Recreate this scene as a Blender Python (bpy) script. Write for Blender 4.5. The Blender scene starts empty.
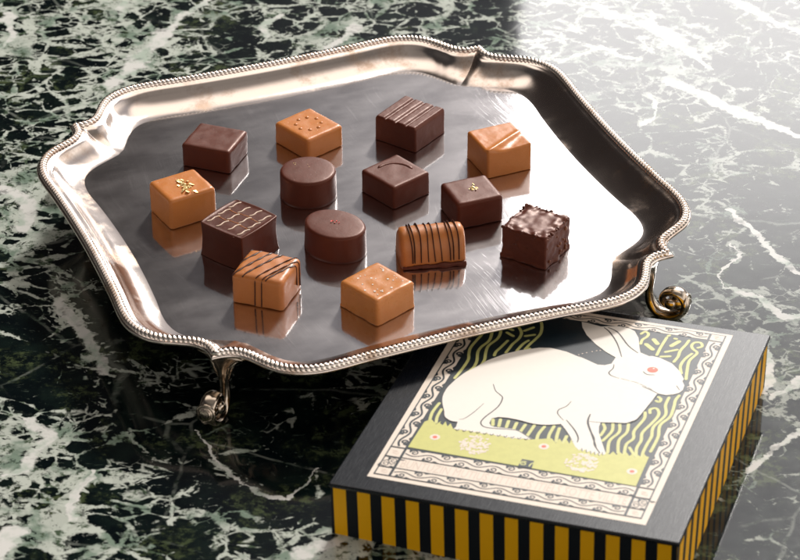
import bpy, bmesh, math, random
from mathutils import Vector, Matrix, noise
R = math.radians
sc = bpy.context.scene
random.seed(7)
# ------------------------------------------------------------------ camera
cam_d = bpy.data.cameras.new("camera"); cam = bpy.data.objects.new("camera", cam_d)
sc.collection.objects.link(cam); sc.camera = cam
HC = 0.85237
pit, rol = R(32.4814), R(-0.3014)
c_, s_ = math.cos(pit), math.sin(pit)
fw = Vector((0, c_, -s_)); up0 = Vector((0, s_, c_)); ri0 = Vector((1, 0, 0))
ri = ri0*math.cos(rol)+up0*math.sin(rol); up = up0*math.cos(rol)-ri0*math.sin(rol)
M = Matrix((ri, up, -fw)).transposed().to_4x4(); M.translation = Vector((0, 0, HC))
cam.matrix_world = M
cam_d.sensor_width = 36; cam_d.lens = 121.6; cam_d.clip_start = 0.05; cam_d.clip_end = 60
cam_d.dof.use_dof = True; cam_d.dof.focus_distance = 1.58; cam_d.dof.aperture_fstop = 18.0
# ------------------------------------------------------------------ world: dim room, warm pale ceiling overhead, added front and right fill
w = bpy.data.worlds.new("World"); sc.world = w; w.use_nodes = True
wt = w.node_tree; wn = wt.nodes; wn.clear()
def wmath(op, a, b=None, c=None, clamp=False):
    n = wn.new('ShaderNodeMath'); n.operation = op; n.use_clamp = clamp
    for i, v in enumerate((a, b, c)):
        if v is None: continue
        if isinstance(v, (int, float)): n.inputs[i].default_value = v
        else: wt.links.new(v, n.inputs[i])
    return n.outputs[0]
def wsmooth(x, a, b, lo=0., hi=1.):
    n = wn.new('ShaderNodeMapRange'); n.interpolation_type = 'SMOOTHSTEP'
    wt.links.new(x, n.inputs[0])
    for i, v in enumerate((a, b, lo, hi)): n.inputs[i+1].default_value = v
    return n.outputs[0]
tc = wn.new('ShaderNodeTexCoord'); sp = wn.new('ShaderNodeSeparateXYZ'); wt.links.new(tc.outputs['Generated'], sp.inputs[0])
dx, dy, dz = sp.outputs
def wcol(fac, a, b):
    n = wn.new('ShaderNodeMix'); n.data_type = 'RGBA'
    wt.links.new(fac, n.inputs[0])
    for i, v in ((6, a), (7, b)):
        if isinstance(v, tuple): n.inputs[i].default_value = (*v, 1)
        else: wt.links.new(v, n.inputs[i])
    return n.outputs[2]
az = wmath('ARCTAN2', dx, dy)
back = wsmooth(az, R(-8), R(3), 0, 1)             # wall beside the window catches its light
wallc = wcol(back, (0.024, 0.020, 0.019), (0.36, 0.345, 0.36))
front = wsmooth(dy, -0.15, 0.25, 0, 1)
fill = wsmooth(dx, -0.75, 0.1, 0.10, 1.0)          # soft fill added behind the camera to light the fronts, brighter to the right
low = wsmooth(dz, 0.30, 0.75, 1.0, 0.12)
room = wcol(wmath('MULTIPLY', fill, low), (0.02, 0.02, 0.022), (0.95, 0.86, 0.79))
wallc = wcol(front, room, wallc)
rightf = wmath('MULTIPLY', wsmooth(dx, 0.62, 0.85, 0, 1), low)   # fill added on the right to brighten right-facing sides
wallc = wcol(rightf, wallc, (1.4, 1.28, 1.18))
ceil = wmath('MULTIPLY', wsmooth(dz, 0.74, 0.86, 0, 1), wsmooth(dy, -0.2, 0.2, 0.08, 1))
colw = wcol(ceil, wallc, (1.40, 1.24, 1.12))
bg = wn.new('ShaderNodeBackground'); wt.links.new(colw, bg.inputs[0]); bg.inputs[1].default_value = 1.0
wo = wn.new('ShaderNodeOutputWorld'); wt.links.new(bg.outputs[0], wo.inputs[0])
# ------------------------------------------------------------------ the window: one big cool-white area light, back right
def area(name, x0, x1, z0, z1, y, L, col):
    ld = bpy.data.lights.new(name, 'AREA'); ld.shape = 'RECTANGLE'
    ld.size = x1-x0; ld.size_y = z1-z0; ld.color = col
    ld.energy = L*math.pi*(x1-x0)*(z1-z0)
    o = bpy.data.objects.new(name, ld); sc.collection.objects.link(o)
    o.location = ((x0+x1)/2, y, (z0+z1)/2); o.rotation_euler = (R(-90), 0, 0)   # shines towards -Y
    return o
win = area("window_light", 0.150, 1.65, 0.50, 2.35, 3.0, 1.0, (1.0, 0.975, 0.96))
# the pane is brightest low down and dimmer towards its top
win.data.use_nodes = True; lt = win.data.node_tree
ge = lt.nodes.new('ShaderNodeNewGeometry'); sx = lt.nodes.new('ShaderNodeSeparateXYZ'); lt.links.new(ge.outputs['Position'], sx.inputs[0])
mr = lt.nodes.new('ShaderNodeMapRange'); mr.interpolation_type = 'SMOOTHSTEP'; lt.links.new(sx.outputs[2], mr.inputs[0])
for i_, v_ in enumerate((0.70, 1.30, 7.0, 1.7)): mr.inputs[i_+1].default_value = v_
lt.links.new(mr.outputs[0], lt.nodes['Emission'].inputs['Strength'])
# ------------------------------------------------------------------ low sun coming through that window
sd = bpy.data.lights.new("sun", 'SUN'); sd.energy = 3.0; sd.angle = R(7); sd.color = (1.0, .955, .90)
sun = bpy.data.objects.new("sun", sd); sc.collection.objects.link(sun)
saz, sel = R(17.5), R(36)
sdir = Vector((math.sin(saz)*math.cos(sel), math.cos(saz)*math.cos(sel), math.sin(sel)))
sun.rotation_euler = sdir.to_track_quat('Z', 'Y').to_euler(); sun.location = sdir*3
# ------------------------------------------------------------------ exposure
sc.view_settings.view_transform = 'Standard'; sc.view_settings.look = 'None'
sc.view_settings.exposure = 0.0; sc.view_settings.gamma = 1.0
sc.render.resolution_x = 1024; sc.render.resolution_y = 717
sc.render.engine = 'CYCLES'

# ================================================================== helpers
COL = sc.collection
def tag(o, label=None, cat=None, group=None, kind=None):
    if label: o['label'] = label
    if cat: o['category'] = cat
    if group: o['group'] = group
    if kind: o['kind'] = kind
    return o
def empty(name, loc, rz=0, label=None, cat=None, group=None):
    o = bpy.data.objects.new(name, None); COL.objects.link(o); o.empty_display_size = .01
    o.location = loc; o.rotation_euler = (0, 0, rz)
    return tag(o, label, cat, group)
def obj(name, bm, mats, parent=None, smooth=True):
    me = bpy.data.meshes.new(name); bmesh.ops.recalc_face_normals(bm, faces=bm.faces) if getattr(bm, 'faces', None) and name not in FLAT else None
    bm.to_mesh(me); bm.free()
    for m in (mats if isinstance(mats, (list, tuple)) else [mats]): me.materials.append(m)
    if smooth: me.polygons.foreach_set('use_smooth', [True]*len(me.polygons))
    o = bpy.data.objects.new(name, me); COL.objects.link(o)
    if parent: o.parent = parent
    return o
FLAT = set()
# node helper class
class NT:
    def __init__(s, name):
        s.m = bpy.data.materials.new(name); s.m.use_nodes = True; s.t = s.m.node_tree; s.t.nodes.clear()
        s.out = s.t.nodes.new('ShaderNodeOutputMaterial')
    def new(s, ty, **kw):
        n = s.t.nodes.new(ty)
        for k, v in kw.items(): setattr(n, k, v)
        return n
    def put(s, sock, v):
        if v is None: return
        if isinstance(v, bpy.types.NodeSocket): s.t.links.new(v, sock)
        elif isinstance(v, (tuple, list)) and len(v) == 3 and sock.type == 'RGBA': sock.default_value = (*v, 1)
        else: sock.default_value = v
    def math(s, op, a, b=None, c=None, clamp=False):
        n = s.new('ShaderNodeMath', operation=op, use_clamp=clamp)
        for i, v in enumerate((a, b, c)): s.put(n.inputs[i], v)
        return n.outputs[0]
    def vmath(s, op, a, b=None, c=None):
        n = s.new('ShaderNodeVectorMath', operation=op)
        s.put(n.inputs[0], a); s.put(n.inputs[1], b)
        if c is not None: s.put(n.inputs[3] if op == 'SCALE' else n.inputs[2], c)
        return n.outputs['Value'] if op in ('LENGTH', 'DOT_PRODUCT', 'DISTANCE') else n.outputs[0]
    def ramp(s, x, a, b, lo=0., hi=1., smooth=True):
        n = s.new('ShaderNodeMapRange', interpolation_type='SMOOTHSTEP' if smooth else 'LINEAR')
        s.put(n.inputs[0], x)
        for i, v in enumerate((a, b, lo, hi)): s.put(n.inputs[i+1], v)
        return n.outputs[0]
    def mix(s, f, a, b, mode='MIX'):
        n = s.new('ShaderNodeMix', data_type='RGBA', blend_type=mode)
        s.put(n.inputs[0], f); s.put(n.inputs[6], a); s.put(n.inputs[7], b); return n.outputs[2]
    def noise(s, vec, scale, detail=4., rough=.5, dist=0., out=0):
        n = s.new('ShaderNodeTexNoise'); s.put(n.inputs['Vector'], vec)
        n.inputs['Scale'].default_value = scale; n.inputs['Detail'].default_value = detail
        n.inputs['Roughness'].default_value = rough; n.inputs['Distortion'].default_value = dist
        return n.outputs[out]
    def vor(s, vec, scale, feature='F1', out='Distance', rnd=1.):
        n = s.new('ShaderNodeTexVoronoi', feature=feature); s.put(n.inputs['Vector'], vec)
        n.inputs['Scale'].default_value = scale; n.inputs['Randomness'].default_value = rnd
        return n.outputs[out]
    def coord(s, which='Object'): return s.new('ShaderNodeTexCoord').outputs[which]
    def mapping(s, vec, sc_=(1, 1, 1), rot=(0, 0, 0), loc=(0, 0, 0)):
        n = s.new('ShaderNodeMapping'); s.put(n.inputs[0], vec)
        n.inputs['Scale'].default_value = sc_; n.inputs['Rotation'].default_value = rot; n.inputs['Location'].default_value = loc
        return n.outputs[0]
    def bump(s, h, strength=.2, dist=.001, normal=None):
        n = s.new('ShaderNodeBump'); s.put(n.inputs['Height'], h)
        n.inputs['Strength'].default_value = strength; n.inputs['Distance'].default_value = dist
        s.put(n.inputs['Normal'], normal); return n.outputs[0]
    def bsdf(s, col, rough=.5, metal=0., normal=None, spec=.5, ior=1.45, sss=0., sssr=None, coat=0., coatr=.1, sheen=0., tint=None):
        n = s.new('ShaderNodeBsdfPrincipled')
        s.put(n.inputs['Base Color'], col); s.put(n.inputs['Roughness'], rough); s.put(n.inputs['Metallic'], metal)
        s.put(n.inputs['Normal'], normal); n.inputs['Specular IOR Level'].default_value = spec; n.inputs['IOR'].default_value = ior
        if sss:
            n.inputs['Subsurface Weight'].default_value = sss; n.inputs['Subsurface Scale'].default_value = .002
            n.inputs['Subsurface Radius'].default_value = sssr or (1, .4, .2)
        if tint: n.inputs['Specular Tint'].default_value = (*tint, 1)
        if coat: n.inputs['Coat Weight'].default_value = coat; n.inputs['Coat Roughness'].default_value = coatr
        if sheen: n.inputs['Sheen Weight'].default_value = sheen
        return n
    def done(s, sh):
        s.t.links.new(sh.outputs[0] if not isinstance(sh, bpy.types.NodeSocket) else sh, s.out.inputs[0]); return s.m

# ================================================================== materials
# white vein segments of this slab (x0, y0, x1, y1, half width, metres)
STREAKS=[(-0.1272,1.714,-0.1487,1.6879,0.0023),(-0.1487,1.6879,-0.1636,1.6532,0.0036),(-0.1636,1.6532,-0.1747,1.6197,0.0054),(-0.1747,1.6197,-0.1904,1.583,0.0063),(0.1372,1.6953,0.1501,1.6798,0.0036),(0.1501,1.6798,0.1698,1.6659,0.0054),(0.1701,1.6689,0.1972,1.6271,0.0063),(0.1972,1.6271,0.2095,1.601,0.0018),(0.18,1.5844,0.2025,1.5634,0.0045),(0.2025,1.5634,0.2228,1.5388,0.0054),(0.2228,1.5388,0.2446,1.5147,0.0036),(0.2446,1.5147,0.2669,1.4899,0.0027),(0.223,1.7146,0.2508,1.6802,0.0036),(0.2508,1.6802,0.2811,1.6467,0.0027),(0.1623,1.613,0.1368,1.6351,0.0018),(0.1368,1.6351,0.1085,1.6136,0.0014),(0.165,1.5638,0.1666,1.5434,0.0014),(0.1666,1.5434,0.1553,1.5236,0.0014),(0.1995,1.4155,0.2154,1.3884,0.0018),(0.2154,1.3884,0.2256,1.3588,0.0018),(0.2256,1.3588,0.2382,1.341,0.0018),(0.1984,1.3817,0.2066,1.3691,0.0009),(0.2066,1.3691,0.1902,1.3436,0.0009),(0.1902,1.3436,0.1904,1.3283,0.0009),(0.1904,1.3283,0.2091,1.3185,0.0014),(0.2091,1.3185,0.2199,1.2972,0.0023),(0.2199,1.2972,0.2355,1.2981,0.0027),(0.2074,1.2786,0.2077,1.2484,0.0023),(0.2077,1.2484,0.2024,1.222,0.0027),(0.2215,1.2335,0.2053,1.2143,0.0027),(0.2179,1.1842,0.1973,1.1697,0.0023),(0.1973,1.1697,0.1818,1.1502,0.0014),(-0.2053,1.0756,-0.1963,1.0977,0.0049),(-0.2016,1.1991,-0.19,1.1823,0.0036),(-0.19,1.1823,-0.2017,1.1535,0.004),(-0.2017,1.1535,-0.2092,1.1492,0.0027),(-0.1646,1.1532,-0.1726,1.1271,0.0018),(-0.1726,1.1271,-0.1699,1.11,0.0018),(-0.1112,1.189,-0.0984,1.1526,0.0007),(-0.0984,1.1526,-0.0764,1.1331,0.0013),(-0.0764,1.1331,-0.0631,1.1261,0.0009),(-0.0605,1.1261,-0.0455,1.1522,0.0008),(-0.0301,1.6667,-0.0367,1.6473,0.0032),(-0.0367,1.6473,-0.0467,1.6327,0.0027),(-0.0896,1.6524,-0.0943,1.6674,0.0027),(-0.0943,1.6674,-0.0824,1.6825,0.0023),(-0.2716,1.6847,-0.2652,1.6544,0.0027),(-0.2652,1.6544,-0.2708,1.6324,0.0023),(-0.1927,1.7148,-0.1932,1.6792,0.0027),(-0.1977,1.3192,-0.1763,1.2772,0.004),(-0.1763,1.2772,-0.1677,1.245,0.0036),(-0.2479,1.4453,-0.2273,1.427,0.0054),(-0.2273,1.427,-0.2272,1.3999,0.0045),(-0.0514,1.08,-0.0363,1.0881,0.0036)]
# drawing on the lid in millimetres of the lid plane
ART={'rabbit':[(45.0,66.0),(44.3,70.7),(40.5,70.7),(36.3,73.5),(34.0,78.8),(30.8,85.5),(28.7,92.5),(28.4,100.8),(30.1,109.5),(32.5,116.9),(36.3,123.7),(40.7,132.9),(45.8,139.6),(42.6,135.0),(47.3,141.6),(54.3,147.6),(63.8,153.3),(70.0,154.9),(79.3,153.5),(89.3,149.4),(86.4,151.2),(93.3,148.0),(99.1,145.3),(102.9,145.9),(106.0,148.3),(106.5,155.1),(100.2,159.0),(92.4,165.4),(85.2,173.1),(80.5,180.6),(78.7,185.8),(81.6,185.8),(90.3,184.0),(93.9,185.4),(99.6,187.0),(105.8,186.4),(109.4,184.3),(113.1,178.1),(116.2,168.4),(118.0,163.7),(123.6,161.3),(124.9,161.9),(129.5,161.3),(137.1,157.5),(143.2,150.9),(147.2,143.7),(146.8,141.9),(148.9,137.9),(149.2,133.4),(148.2,130.4),(145.9,127.9),(142.3,127.2),(145.6,127.5),(141.8,126.0),(137.4,126.3),(136.5,117.5),(134.7,108.1),(133.0,98.8),(128.9,94.3),(123.0,93.0),(116.0,91.3),(116.2,87.1),(117.6,81.8),(120.8,75.0),(126.3,63.8),(125.4,62.1),(124.0,63.5),(123.7,61.2),(122.1,63.0),(121.6,61.3),(119.9,63.4),(119.3,61.6),(117.5,63.7),(116.9,62.2),(114.9,64.6),(114.5,62.6),(112.7,64.2),(112.5,62.8),(109.7,65.5),(107.0,69.5),(103.8,74.9),(100.3,79.6),(96.4,84.1),(95.5,83.3),(89.8,80.9),(82.6,80.0),(74.8,81.2),(68.2,81.6),(63.0,80.9),(60.4,79.0),(60.5,74.5),(62.1,72.1),(64.4,71.6),(74.2,72.5),(77.6,71.9),(86.2,66.4),(84.2,65.0),(81.4,65.4),(80.4,64.1),(77.5,64.7),(76.6,63.5),(74.1,64.7),(73.2,63.5),(70.1,64.7),(68.4,63.5),(66.1,64.6),(65.0,63.5),(61.8,65.0),(60.2,63.7),(57.1,64.9),(55.5,63.7),(52.4,64.7),(50.7,63.5),(48.3,64.5),(47.3,63.5),(44.2,64.3)],'field':[(27.1,41.3),(148.6,40.0),(148.2,67.0),(146.5,67.5),(144.5,70.3),(145.0,65.6),(142.5,67.2),(141.6,64.6),(139.3,67.6),(138.4,65.1),(136.0,68.2),(135.2,65.3),(132.6,67.5),(131.9,64.3),(129.3,66.9),(128.4,63.7),(126.0,64.9),(109.0,67.8),(105.6,72.5),(106.0,67.3),(103.4,70.9),(102.9,66.4),(99.7,70.8),(99.1,65.9),(95.8,69.7),(87.8,66.5),(85.4,65.6),(70.3,66.0),(50.2,65.1),(44.1,63.9),(41.2,68.6),(40.5,65.3),(38.1,69.6),(37.7,65.7),(35.8,67.1),(35.7,69.1),(34.2,65.6),(30.2,69.6),(27.6,66.3)],'blades':[([(29.0,163.0),(29.6,157.9),(28.8,152.2),(27.9,143.4),(29.0,136.8),(30.5,131.1),(30.3,121.2),(29.3,111.1)],1.5),([(33.2,165.3),(34.9,158.7),(35.3,152.2),(33.3,145.7),(33.2,139.6),(35.4,131.0),(35.6,123.5),(33.5,117.6)],1.5),([(36.9,167.9),(38.9,163.0),(39.1,155.9),(36.7,148.0),(37.4,140.7),(39.0,133.6),(38.9,127.1)],1.5),([(45.2,156.1),(43.6,147.9),(42.5,143.0),(42.8,138.9)],1.5),([(47.0,170.8),(49.9,166.1),(50.5,160.0),(48.9,153.3),(48.4,148.5),(47.9,143.5)],1.5),([(56.1,159.3),(54.2,154.5),(53.0,146.8)],1.5),([(59.2,151.6),(58.1,149.8)],1.5),([(55.7,182.3),(58.7,175.9),(60.3,168.1),(59.4,161.7),(58.1,156.5),(56.9,149.7)],1.5),([(40.7,168.7),(44.8,167.1)],1.7),([(42.1,164.0),(46.8,161.2)],1.7),([(48.8,175.2),(53.9,179.8)],1.7),([(50.9,168.2),(54.8,173.2)],1.7),([(52.9,163.0),(57.6,165.9)],1.7),([(58.3,184.5),(60.2,184.5)],1.7),([(48.2,182.0),(51.4,184.3)],1.7),([(29.3,85.7),(28.6,76.2),(29.8,68.0)],1.5),([(32.3,80.5),(32.4,73.0),(33.7,67.0)],1.5),([(115.8,172.4),(115.6,177.1),(117.2,180.8),(117.1,184.1),(114.8,185.6),(113.3,182.6)],1.5),([(127.8,183.2),(127.4,177.2),(127.1,170.7),(127.1,163.6)],1.5),([(140.1,183.5),(139.6,178.6),(138.2,171.7),(138.5,165.4),(137.6,159.4)],1.5),([(118.6,173.2),(123.7,168.6)],2.3),([(121.3,179.2),(124.7,174.9)],2.3),([(132.2,174.9),(135.3,181.0)],2.3),([(130.6,168.0),(136.5,172.3)],1.6),([(129.5,162.8),(134.5,164.6)],1.6),([(128.0,184.6),(128.8,185.7)],1.6),([(132.0,183.1),(133.4,182.9)],1.6),([(145.0,170.5),(142.7,164.1),(142.1,156.4),(144.4,149.2)],1.5),([(146.4,177.0),(148.4,179.2),(146.8,182.6),(143.7,182.0),(142.8,178.5),(144.4,175.1),(147.5,171.6),(145.4,163.0),(146.6,153.0),(148.2,144.2)],1.5),([(117.5,90.4),(119.6,86.2),(119.2,79.3)],1.5),([(122.4,91.8),(123.7,84.5),(121.5,74.9)],1.5),([(125.9,92.3),(127.5,85.0),(125.0,75.9),(127.0,65.1)],1.5),([(130.1,94.1),(131.4,86.1),(129.5,77.6),(132.2,66.1)],1.5),([(135.5,107.3),(136.7,100.8),(134.7,88.6),(136.1,81.4),(134.1,75.1),(135.6,65.2)],1.5),([(138.3,106.8),(137.5,110.5),(140.0,112.4),(142.4,109.3),(142.9,104.6),(141.6,98.0),(139.2,88.0),(140.4,80.8),(140.1,73.1),(141.8,65.7)],1.5),([(144.0,124.6),(144.1,116.7),(146.4,107.2),(143.3,95.0),(144.6,85.8),(144.2,78.1),(144.2,70.5),(144.8,66.1)],1.5),([(148.7,128.0),(147.9,122.8),(148.7,116.1),(149.1,106.4),(146.2,97.4),(147.9,86.8),(147.9,77.3),(147.6,71.9)],1.5),([(138.2,119.4),(140.2,118.8),(140.2,121.9),(138.4,123.4)],1.5),([(140.5,66.7),(136.3,72.9)],1.5),([(61.2,78.6),(62.9,73.1)],1.6),([(65.0,79.7),(66.2,72.9)],1.6),([(69.5,79.5),(70.2,73.2)],1.6),([(74.1,78.9),(74.4,72.6)],1.6),([(79.0,78.5),(78.4,71.0)],1.6),([(83.7,79.1),(82.9,68.5)],1.6),([(89.1,79.5),(88.1,72.3),(88.7,66.3)],1.6),([(93.7,81.3),(93.6,72.6),(94.9,66.6)],1.6),([(96.9,80.3),(97.7,72.8),(98.9,67.4)],1.6),([(102.6,74.2),(102.6,67.0)],1.6)],'lines':[([(92.1,183.5),(96.6,179.3),(103.4,169.3),(109.5,156.4)],0.5),([(94.2,184.1),(100.8,180.5),(109.7,168.9),(116.9,162.8)],0.5),([(145.0,136.5),(147.5,132.8)],0.5),([(124.3,145.4),(127.1,143.1),(131.3,143.7)],0.35),([(107.5,148.0),(108.1,143.9),(107.1,139.4),(108.9,136.8),(112.0,135.6)],0.4),([(112.0,135.6),(113.9,135.3)],0.3),([(114.9,135.2),(117.8,134.8)],0.3),([(117.8,134.8),(119.7,134.4)],0.3),([(120.7,134.3),(123.5,133.8)],0.3),([(123.5,133.8),(125.2,133.1)],0.3),([(126.0,132.7),(128.5,131.7)],0.3),([(128.5,131.7),(130.1,130.9)],0.3),([(131.0,130.5),(133.4,129.4)],0.3),([(127.6,130.9),(132.5,128.9),(137.4,126.3)],0.35),([(51.1,111.0),(54.3,105.0),(57.4,102.3),(60.0,99.0),(60.1,90.1),(56.4,78.2),(56.6,72.4),(61.2,69.9),(74.5,71.8),(79.1,70.5),(86.0,66.0)],0.42),([(95.7,106.4),(94.6,101.1),(91.9,97.2),(91.7,94.3),(93.0,91.8),(96.9,87.6)],0.35),([(98.2,88.4),(104.8,80.6),(108.7,74.1),(109.5,69.6)],0.5),([(108.7,97.3),(109.6,89.7),(113.5,81.2),(118.5,71.2),(120.2,67.6)],0.55),([(108.6,97.0),(109.2,89.9),(112.8,82.3),(116.7,75.8),(118.7,69.7),(123.3,63.5)],0.55),([(109.8,90.3),(116.1,91.0),(123.0,92.8),(129.0,94.1),(133.0,98.6),(134.8,107.9),(137.4,126.3)],0.3),([(52.0,91.6),(49.7,82.3),(46.8,75.0),(44.4,73.3)],0.25),([(44.3,70.7),(40.5,70.7),(36.3,73.5),(34.0,78.8),(30.8,85.5),(28.7,92.5),(28.4,100.8),(30.1,109.5)],0.3),([(96.5,83.6),(89.8,80.9),(82.6,80.0),(74.8,81.2),(68.2,81.6),(63.0,80.9)],0.3),([(45.5,63.7),(46.6,62.9),(47.3,64.6)],0.28),([(49.2,63.9),(50.3,63.1),(51.0,64.8)],0.28),([(52.9,64.1),(54.0,63.3),(54.7,64.9)],0.28),([(56.6,64.2),(57.7,63.4),(58.4,65.1)],0.28),([(60.3,64.4),(61.4,63.6),(62.1,65.3)],0.28),([(64.0,64.6),(65.1,63.8),(65.8,65.4)],0.28),([(67.7,64.7),(68.8,63.9),(69.5,65.6)],0.28),([(71.4,64.9),(72.4,64.1),(73.1,65.8)],0.28),([(75.0,65.1),(76.1,64.3),(76.8,66.0)],0.28),([(78.7,65.2),(79.8,64.5),(80.5,66.1)],0.28),([(82.4,65.4),(83.4,64.6),(84.1,66.3)],0.28),([(124.2,64.7),(125.2,62.0)],0.35),([(122.5,63.8),(123.4,61.1)],0.35),([(120.3,64.0),(121.3,61.2)],0.35),([(118.1,64.2),(119.1,61.5)],0.35),([(115.6,64.8),(116.6,62.1)],0.35),([(113.2,65.3),(114.2,62.5)],0.35),([(97.6,81.7),(98.4,82.3)],0.3),([(98.9,80.0),(99.7,80.6)],0.3),([(100.2,78.2),(101.0,78.8)],0.3),([(101.5,76.5),(102.3,77.1)],0.3),([(102.8,74.8),(103.6,75.4)],0.3),([(104.1,73.0),(104.9,73.6)],0.3),([(105.4,71.3),(106.1,71.9)],0.3),([(106.7,69.6),(107.4,70.2)],0.3)],'eye':(128.8,148.4),'pupil':(128.8,149.3),'puffs':[(59.4,52.7),(117.0,52.4)],'blooms':[(37.5,53.9),(94.1,61.3),(143.3,52.0)],'mono':[(86.6,40.3),(86.7,47.2),(93.1,47.2),(93.9,40.2)],'stitch':[(86.5,152.6),(88.1,154.2),(90.1,155.7),(92.6,157.6),(94.7,159.1),(96.5,160.0)]}
def mat_marble():
    n = NT('green_marble'); P = n.coord('Object')
    def warp(vec, scale, amt, det=3., rough=.55):
        c = n.noise(vec, scale, det, rough, out=1)
        return n.vmath('ADD', vec, n.vmath('SCALE', n.vmath('SUBTRACT', c, (.5, .5, .5)), None, amt))
    w1 = warp(P, 9, .03); w2 = warp(w1, 50, .0045, 3, .55); w3 = warp(w2, 260, .0008, 3, .6)
    # drawn veins: the big white streaks of this slab
    dist = None
    sep = n.new('ShaderNodeSeparateXYZ'); n.put(sep.inputs[0], warp(warp(P, 22, .022, 4, .6), 120, .008, 4, .7))
    X, Y = sep.outputs[0], sep.outputs[1]
    for (ax, ay, bx, by, wd) in STREAKS:
        L2 = max((bx-ax)**2+(by-ay)**2, 1e-9)
        px = n.math('SUBTRACT', X, ax); py = n.math('SUBTRACT', Y, ay)
        t = n.math('MULTIPLY_ADD', px, (bx-ax)/L2, n.math('MULTIPLY', py, (by-ay)/L2), clamp=True)
        ex = n.math('MULTIPLY_ADD', t, -(bx-ax), px); ey = n.math('MULTIPLY_ADD', t, -(by-ay), py)
        d = n.math('SQRT', n.math('MULTIPLY_ADD', ex, ex, n.math('MULTIPLY', ey, ey)))
        d = n.math('DIVIDE', d, wd)
        dist = d if dist is None else n.math('MINIMUM', dist, d)
    edge = n.noise(P, 160, 4, .6)
    streak = n.ramp(n.math('ADD', dist, n.math('ADD', n.math('MULTIPLY_ADD', edge, 1.7, -.85), n.math('MULTIPLY_ADD', n.noise(P, 45, 3, .6), 3.2, -1.6))), 1.35, .75)
    near = n.ramp(dist, 5.5, 1.2)                       # more small veins beside a streak
    # density: the left of the slab is brecciated, the right is calmer
    dens = n.noise(P, 7, 2, .5)
    sp = n.new('ShaderNodeSeparateXYZ'); n.put(sp.inputs[0], P)
    side = n.ramp(sp.outputs[0], .02, .16, 1., .50)
    tray_shade = None                                         # tray's shadow deepened in the stone colour by thinning the veins there
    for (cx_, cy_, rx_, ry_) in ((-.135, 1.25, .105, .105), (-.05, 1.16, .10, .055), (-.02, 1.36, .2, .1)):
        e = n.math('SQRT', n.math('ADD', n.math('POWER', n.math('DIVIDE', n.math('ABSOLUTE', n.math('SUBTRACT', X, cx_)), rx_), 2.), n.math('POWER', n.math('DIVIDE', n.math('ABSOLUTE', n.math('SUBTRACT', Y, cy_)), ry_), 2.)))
        e = n.ramp(e, 1.15, .6); tray_shade = e if tray_shade is None else n.math('MAXIMUM', tray_shade, e)
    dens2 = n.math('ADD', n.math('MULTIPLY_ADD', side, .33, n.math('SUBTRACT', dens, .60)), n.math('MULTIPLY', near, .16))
    dens2 = n.math('MULTIPLY_ADD', tray_shade, -.23, dens2)
    # broken chips in a pale matrix: big blocks in some places, crushed small ones in others
    rag = n.math('MULTIPLY_ADD', n.noise(P, 330, 4, .6), .16, -.08)
    rag2 = n.math('MULTIPLY_ADD', n.noise(P, 110, 4, .6), .22, -.11)
    def chips(vec, scale, wid, sx, rot, rg, soft=.05):
        v = n.mapping(vec, sx, (0, 0, rot))
        e = n.math('ADD', n.vor(v, scale, 'DISTANCE_TO_EDGE'), rg)
        return n.ramp(n.math('SUBTRACT', e, wid), soft, -soft*.2)
    flow = n.noise(w1, 26, 4, .6)
    wB = n.math('ADD', n.math('MULTIPLY_ADD', n.math('SUBTRACT', flow, .5), .46, -.028), n.math('MULTIPLY', dens2, .22))
    wS = n.math('ADD', n.math('MULTIPLY_ADD', n.math('SUBTRACT', n.noise(w1, 55, 3, .6), .5), .50, -.012), n.math('MULTIPLY', dens2, .22))
    a = chips(w2, 27, wB, (1, 1.25, 1), R(25), rag, .032)
    b = chips(w2, 54, wS, (1, 1.25, 1), R(-25), rag, .042)
    c = chips(w2, 115, n.math('ADD', wS, .02), (1, 1.2, 1), R(50), rag2, .10)
    crushed = n.ramp(n.math('MULTIPLY_ADD', dens2, .40, n.noise(w1, 17, 4, .6)), .52, .54)
    crushed2 = n.math('MULTIPLY', crushed, n.ramp(n.noise(w2, 48, 4, .6), .52, .54))
    def lerp(f, x, y): return n.math('MULTIPLY_ADD', f, n.math('SUBTRACT', y, x), x)
    v = n.math('MAXIMUM', lerp(crushed, a, b), n.math('MULTIPLY', a, .9))
    v = n.math('MAXIMUM', v, n.math('MULTIPLY', c, n.math('MULTIPLY', crushed2, .9)))
    cloud = n.ramp(n.math('ADD', n.noise(w2, 14, 6, .60), n.math('MULTIPLY', dens2, .35)), .80, .815)
    grit = n.ramp(n.noise(w3, 190, 5, .68), .38, .43)
    v = n.math('MAXIMUM', v, n.math('MULTIPLY', cloud, .95))
    v = n.math('MULTIPLY', v, n.math('MULTIPLY_ADD', grit, .7, .3))
    v = n.math('MULTIPLY', v, n.math('MULTIPLY', n.ramp(dens2, -.50, -.05, .45, 1.0), n.ramp(side, .5, 1., .55, 1.)))
    v = n.math('MAXIMUM', v, n.math('MULTIPLY', streak, n.math('MULTIPLY', n.ramp(n.noise(P, 75, 4, .6), .32, .48, .45, 1.0), n.ramp(side, .5, 1., .8, 1.))))
    h = n.ramp(n.vor(w2, 11, 'DISTANCE_TO_EDGE'), .016, .002)
    v = n.math('MAXIMUM', v, n.math('MULTIPLY', h, n.math('MULTIPLY', n.ramp(flow, .40, .55), .22)))
    # colours: near-black clasts, some olive, mint to white veins
    base = n.mix(n.ramp(n.noise(w2, 45, 5, .65), .40, .72), (.0016, .0040, .0050), (.0060, .0125, .0105))
    olive = n.math('MULTIPLY', n.ramp(n.noise(w2, 18, 5, .7), .52, .62), n.ramp(n.noise(w3, 170, 5, .72), .44, .60))
    base = n.mix(n.math('MULTIPLY', olive, .9), base, (.060, .080, .036))
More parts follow.
